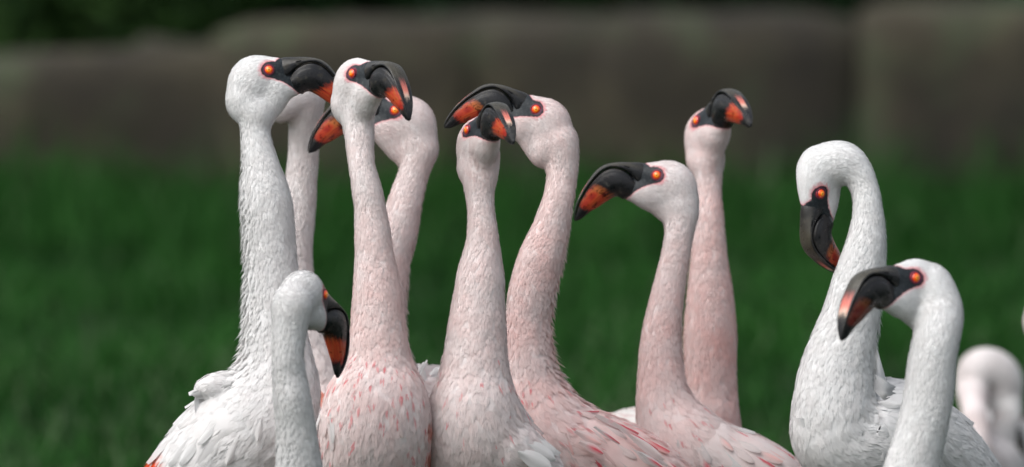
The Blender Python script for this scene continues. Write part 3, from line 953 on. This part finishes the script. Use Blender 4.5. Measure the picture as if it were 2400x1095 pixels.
        for fmesh, mtx in shell:
            nvf = len(fmesh.vertices)
            arr = np.empty(nvf * 3, np.float32); fmesh.vertices.foreach_get('co', arr)
            mn = np.array(mtx)
            vs.append(arr.reshape(-1, 3) @ mn[:3, :3].T + mn[:3, 3])
            fa = np.empty(len(fmesh.loops), np.int32); fmesh.loops.foreach_get('vertex_index', fa)
            fs.append(fa.reshape(-1, 4) + off); off += nvf
            cl = np.empty(nvf * 4, np.float32); fmesh.color_attributes['Col'].data.foreach_get('color', cl)
            cs_.append(cl.reshape(-1, 4)[:, :3])
        if not vs: continue
        wg = link('wing', mesh_np('wing', np.concatenate(vs), np.concatenate(fs), color=np.concatenate(cs_)), MAT_FEATHER, root)
        for fmesh, mtx in singles:
            fo = link('feather', fmesh, None, wg)
            fo.matrix_basis = mtx
        if (np.cross(bt[15], [0, 0, 1.0]) * s) @ T_ > 0:
            for (x0_, y0_, x1_, y1_, wd, da, db, tn, stk) in sp.get('plumes', []):
                a_, b_ = P(x0_, y0_, d0 + da), P(x1_, y1_, d0 + db)
                ax_ = b_ - a_; ln = np.linalg.norm(ax_); ax_ /= ln
                hn = bvh.find_nearest(Vector((a_ + b_) / 2)); zz = np.array(hn[1]) + T_ * .25; zz -= ax_ * (zz @ ax_); zz /= np.linalg.norm(zz); yy = np.cross(zz, ax_)
                ws_ = wd * k / (.4 * ln) * ln
                fo = link('feather', feather_variant(tn, stk, 1), None, wg)
                fo.matrix_basis = Matrix([[ax_[j] * ln, yy[j] * ws_, zz[j] * ln, a_[j]] for j in range(3)] + [[0, 0, 0, 1]])

    # ---- legs
    mid = bl[18, :3]; r_ = bl[18, 3]
    sdv = np.cross(fwd_h, np.array([0, 0, 1.0]))
    for s in (-1, 1):
        a_ = mid + sdv * s * .032 + np.array([0, 0, -r_ * .7])
        kn = np.array([a_[0], a_[1], a_[2] * .52]) - fwd_h * .02
        an = np.array([a_[0], a_[1], .012]) + fwd_h * .01
        pts = [a_, a_ * .6 + kn * .4, kn + (a_ - kn) * .08, kn, kn + (an - kn) * .08, kn * .3 + an * .7, an]
        v, fq = tube(pts, [.017, .008, .0075, .0095, .007, .006, .007], 10)
        lg = link('leg', mesh_np('leg', v, fq), MAT_LEG, root)
        parts = []
        for ang in (-.45, 0, .45):
            dv = fwd_h * math.cos(ang) + sdv * math.sin(ang)
            parts.append(tube([an, an + dv * .03 + np.array([0, 0, -.003]), an + dv * .065 + np.array([0, 0, -.008])], [.006, .0045, .003], 8))
        d1, d2 = (fwd_h * math.cos(q) + sdv * math.sin(q) for q in (-.45, .45))
        w_ = np.array([an + np.array([0, 0, .001]), an + d1 * .055 + np.array([0, 0, -.007]), an + fwd_h * .055 + np.array([0, 0, -.006]), an + d2 * .055 + np.array([0, 0, -.007])])
        w2 = np.concatenate([w_, w_ - np.array([0, 0, .002])])
        parts.append((w2, np.array([(0, 1, 2, 3), (7, 6, 5, 4), (0, 4, 5, 1), (1, 5, 6, 2), (2, 6, 7, 3), (3, 7, 4, 0)])))
        v, fq = join(parts)
        link('foot', mesh_np('foot', v, fq), MAT_LEG, lg)
    return root

RED = (0.75, 0.10, 0.03)
SALMON = (0.80, 0.36, 0.28)
BIRDS = [
 dict(label='white flamingo with a ruffled back, its beak reaching behind the pink-spotted bird\'s head', seed=1.3, d=.05, eye=(629, 164), psi=180, theta=0, throat=.75, tint=(.02, .03, .05),
      neck=[(600, 264, 46), (598, 300, 35), (602, 340, 37), (613, 400, 46), (620, 450, 57), (627, 500, 62), (634, 600, 62), (640, 700, 68), (645, 800, 78), (648, 860, 90)],
      body=[(640, 930, 112, .0), (600, 1000, 132, .0), (545, 1052, 138, .01), (480, 1125, 130, .02), (400, 1205, 100, .03), (300, 1300, 50, .04)],
      extra=[[(570, 908, 34, -.01), (530, 908, 38, -.02), (495, 908, 30, -.03), (470, 912, 16, -.03)]],
      plumes=[(535, 886, 440, 915, 52, -.03, -.028, .0, 0), (540, 902, 450, 928, 48, -.045, -.04, .0, 0)],
      paint=[(338, 1092, 48, RED)], ruff=1.3, wingsplit=True, streaks=.0),
 dict(label='white flamingo seen from behind, its head hidden by another bird\'s black beak', seed=2.1, d=.45, eye=(692, 184), psi=262, theta=-12, hs=.92, tint=(.16, .18, .3),
      neck=[(714, 215, 46), (715, 245, 45), (716, 285, 40), (713, 340, 36), (708, 400, 37), (703, 450, 39), (697, 520, 41), (690, 580, 42), (690, 650, 46), (700, 740, 54), (715, 820, 66)],
      body=[(728, 900, 88, -.0), (725, 990, 120, .0), (715, 1060, 130, -.08), (705, 1110, 110, -.16), (700, 1150, 50, -.22)], paint=[(750, 930, 26, SALMON)], ruff=.5),
 dict(label='flamingo with a crimson-speckled breast and black beak turned towards the viewer', seed=3.7, d=-.12, eye=(829, 172), psi=125, theta=-2, throat=.6, tint=(.12, .48, .36), spots=.11,
      neck=[(834, 258, 43), (841, 300, 37), (844, 350, 33), (850, 400, 32), (861, 450, 36), (868, 490, 37), (874, 550, 43), (878, 600, 46), (882, 650, 53), (885, 700, 59), (886, 750, 63), (886, 800, 69), (887, 850, 78)],
      body=[(887, 905, 97, .0), (882, 960, 126, .0), (878, 1020, 134, .01), (870, 1080, 140, .05), (860, 1120, 140, .12), (845, 1160, 110, .2), (825, 1190, 45, .28)],
      paint=[(1024, 1010, 28, (.78, .40, .34)), (1016, 1075, 24, (.78, .40, .34))], ruff=.8, wingsplit=True, streaks=.2),
 dict(label='pale pink flamingo whose red-banded beak crosses behind the speckled bird\'s neck', seed=4.9, d=.31, eye=(927, 259), psi=3, theta=3, throat=.4, hs=1.03, tint=(.32, .42, .25),
      neck=[(985, 350, 44), (972, 400, 36), (956, 450, 39), (945, 490, 42), (930, 550, 47), (915, 600, 48), (906, 650, 50), (898, 700, 53), (893, 800, 60), (895, 870, 74)],
      body=[(910, 940, 95, .0), (960, 990, 118, .03), (1020, 992, 134, .06), (1100, 1050, 130, .1), (1190, 1120, 90, .15), (1260, 1170, 40, .18)],
      plumes=[(985, 880, 1003, 845, 8, -.06, -.06, .0, 0), (978, 880, 996, 850, 12, -.06, -.06, .1, 0), (1000, 890, 985, 852, 20, -.05, -.05, .1, 0), (1010, 880, 1040, 862, 24, -.04, -.03, .0, 0)], ruff=1.2),
 dict(label='whitish flamingo with short upturned beak overlapping the long beak of the bird behind', seed=5.2, d=-.08, eye=(1099, 305), psi=111, theta=20, tint=(.34, .36, .26), spots=.05,
      neck=[(1127, 362, 46), (1125, 405, 44), (1124, 450, 35), (1127, 490, 32), (1131, 550, 37), (1130, 600, 45), (1126, 650, 56), (1122, 700, 60), (1119, 750, 67), (1116, 800, 71), (1114, 850, 78)],
      body=[(1112, 905, 88, .0), (1110, 960, 106, .0), (1113, 1020, 130, .02), (1120, 1085, 152, .07), (1120, 1130, 150, .14), (1115, 1170, 120, .22), (1105, 1200, 45, .3)],
      extra=[[(1180, 1045, 78, .0), (1222, 1068, 64, .01), (1256, 1088, 52, .02), (1284, 1108, 42, .03)]],
      plumes=[(1228, 1010, 1318, 1058, 40, -.015, .0, .0, 0), (1222, 1034, 1306, 1076, 42, -.03, -.015, .0, 0), (1215, 1058, 1296, 1100, 44, -.038, -.028, .0, 0)], ruff=1.0, wingsplit=True, streaks=.12),
 dict(label='pink flamingo with S-curved ruffled neck, crimson-streaked back and long dark beak held level', seed=6.4, d=.15, eye=(1257, 257), psi=2, theta=18, tint=(.36, .56, .66), spots=.10,
      neck=[(1308, 330, 47), (1318, 385, 38), (1315, 430, 36), (1310, 460, 36), (1300, 500, 39), (1287, 550, 45), (1270, 600, 53), (1255, 650, 55), (1244, 700, 55), (1237, 750, 53), (1238, 800, 55), (1241, 850, 60), (1247, 900, 68)],
      body=[(1262, 960, 88, .0), (1300, 1030, 112, .0), (1370, 1085, 128, .01), (1440, 1120, 134, .02), (1520, 1165, 118, .03), (1610, 1220, 80, .04), (1700, 1270, 30, .05)],
      plumes=[(1345, 965, 1405, 962, 12, -.04, -.03, .2, 2), (1400, 972, 1500, 1012, 20, -.04, -.03, .3, 2), (1440, 990, 1545, 1050, 18, -.055, -.05, .3, 2), (1395, 1000, 1455, 1038, 12, -.075, -.07, .1, 2),
              (1500, 1060, 1560, 1098, 16, -.08, -.07, .1, 2), (1480, 1020, 1560, 1075, 26, -.07, -.06, .4, 0), (1350, 1010, 1410, 1040, 24, -.075, -.075, .5, 1), (1360, 1035, 1415, 1062, 24, -.08, -.08, .5, 2)],
      ruff=1.5, wingsplit=True, streaks=.45),
 dict(label='pinkish flamingo with smooth slim neck and down-curved beak tipped towards a neighbour\'s neck', seed=7.8, d=.3, eye=(1540, 411), psi=2, theta=0, tint=(.18, .58, .34), spots=.05,
      neck=[(1598, 500, 41), (1593, 540, 35), (1583, 600, 34), (1563, 700, 40), (1549, 800, 48), (1551, 900, 58)],
      body=[(1562, 965, 72, .0), (1600, 1040, 100, .0), (1660, 1095, 112, .01), (1730, 1125, 116, .02), (1800, 1160, 108, .03), (1890, 1210, 76, .04), (1980, 1260, 30, .05)],
      ruff=.25, wingsplit=True, streaks=.5),
 dict(label='salmon-pink flamingo rising behind the slim-necked bird, its short beak lifted', seed=8.6, d=.5, eye=(1636, 283), psi=115, theta=25, tint=(.38, .72, .65),
      neck=[(1656, 372, 42), (1660, 418, 33), (1660, 460, 32), (1661, 500, 35), (1662, 600, 43), (1665, 700, 55), (1665, 780, 62), (1665, 860, 61), (1667, 930, 62)],
      body=[(1664, 1000, 72, .0), (1640, 1060, 100, .03), (1580, 1075, 112, .1), (1510, 1060, 106, .16), (1440, 1076, 96, .2), (1370, 1110, 45, .24)],
      paint=[(1460, 990, 85, (.84, .82, .80))], ruff=.7),
 dict(label='white flamingo with neck arched over and beak pointing straight down', seed=9.1, d=.12, eye=(1921, 453), psi=0, theta=-92, roll=38, bent=True, bill='dull', tint=(.01, .02, .03),
      neck=[(1968, 382, 53), (2003, 398, 40), (2026, 440, 33), (2034, 500, 36), (2031, 560, 45), (2021, 620, 55), (2012, 660, 60), (2003, 700, 64), (1992, 750, 68), (1978, 800, 76), (1966, 850, 84)],
      body=[(1958, 905, 93, .0), (1956, 960, 100, .0), (1965, 1020, 112, .01), (2020, 1030, 132, .03), (2090, 1025, 138, .06), (2170, 1070, 125, .1), (2260, 1130, 85, .14), (2340, 1190, 30, .18)],
      ruff=1.1, wingsplit=True, streaks=0.0),
 dict(label='white flamingo with a pink-ridged dark beak in front of the arched-neck bird\'s breast', seed=10.5, d=-.42, eye=(2143, 651), psi=40, theta=-7, hs=1.13, bill='rosy', tint=(.01, .02, .03),
      neck=[(2174, 672, 58), (2198, 718, 57), (2202, 752, 56), (2194, 795, 56), (2184, 850, 57), (2180, 890, 58), (2171, 960, 59), (2157, 1020, 60), (2140, 1085, 63), (2122, 1160, 70)],
      body=[(2115, 1250, 90, .0), (2150, 1330, 118, .0), (2220, 1380, 130, .02), (2310, 1420, 120, .05), (2400, 1460, 80, .08), (2480, 1500, 30, .1)], ruff=.35),
 dict(label='short greyish white flamingo turned away, its red-banded beak hanging beside the speckled breast', seed=11.9, d=-.3, eye=(757, 690), psi=235, theta=-35, tint=(.03, .02, .05), grey=.12,
      neck=[(685, 715, 50, -.035), (680, 755, 44, -.035), (677, 795, 40, -.035), (675, 840, 38, -.035), (678, 880, 40, -.03), (684, 930, 44, -.03), (694, 1000, 47, -.02), (700, 1080, 53, -.01), (705, 1150, 62)],
      body=[(705, 1235, 88, .0), (690, 1320, 120, -.02), (650, 1380, 132, -.05), (590, 1430, 118, -.09), (520, 1480, 80, -.13), (460, 1520, 30, -.16)], ruff=.45),
 dict(label='blurred white flamingo resting with its neck folded over and head tucked down', seed=12.2, d=2.3, eye=(2352, 985), psi=178, theta=-82, roll=-60, bent=True, hs=.8, tint=(.08, .34, .08), grey=.4,
      neck=[(2356, 900, 44), (2338, 872, 48), (2308, 864, 50), (2288, 876, 48), (2280, 910, 40), (2282, 950, 33, -.06), (2288, 1000, 32, -.12), (2294, 1050, 35, -.14)],
      body=[(2298, 1095, 60, -.1), (2302, 1105, 100, .0), (2312, 1088, 118, .12), (2330, 1082, 124, .24), (2345, 1100, 100, .36), (2355, 1130, 40, .44)], ruff=.3, fd=.6),
 dict(label='pale pink flamingo standing apart next to the blurred bird with folded neck', seed=13.4, d=1.1, eye=(2505, 690), psi=175, theta=-5, tint=(.25, .25, .3), grey=.05,
      neck=[(2474, 820, 50), (2478, 870, 48), (2484, 920, 48), (2480, 980, 52), (2486, 1040, 58)],
      body=[(2490, 1110, 86, .0), (2500, 1190, 100, .05), (2480, 1250, 100, .12), (2450, 1290, 70, .2), (2420, 1330, 30, .26)], ruff=.3, fd=.6),
]
for sp in BIRDS:
    flamingo(sp)
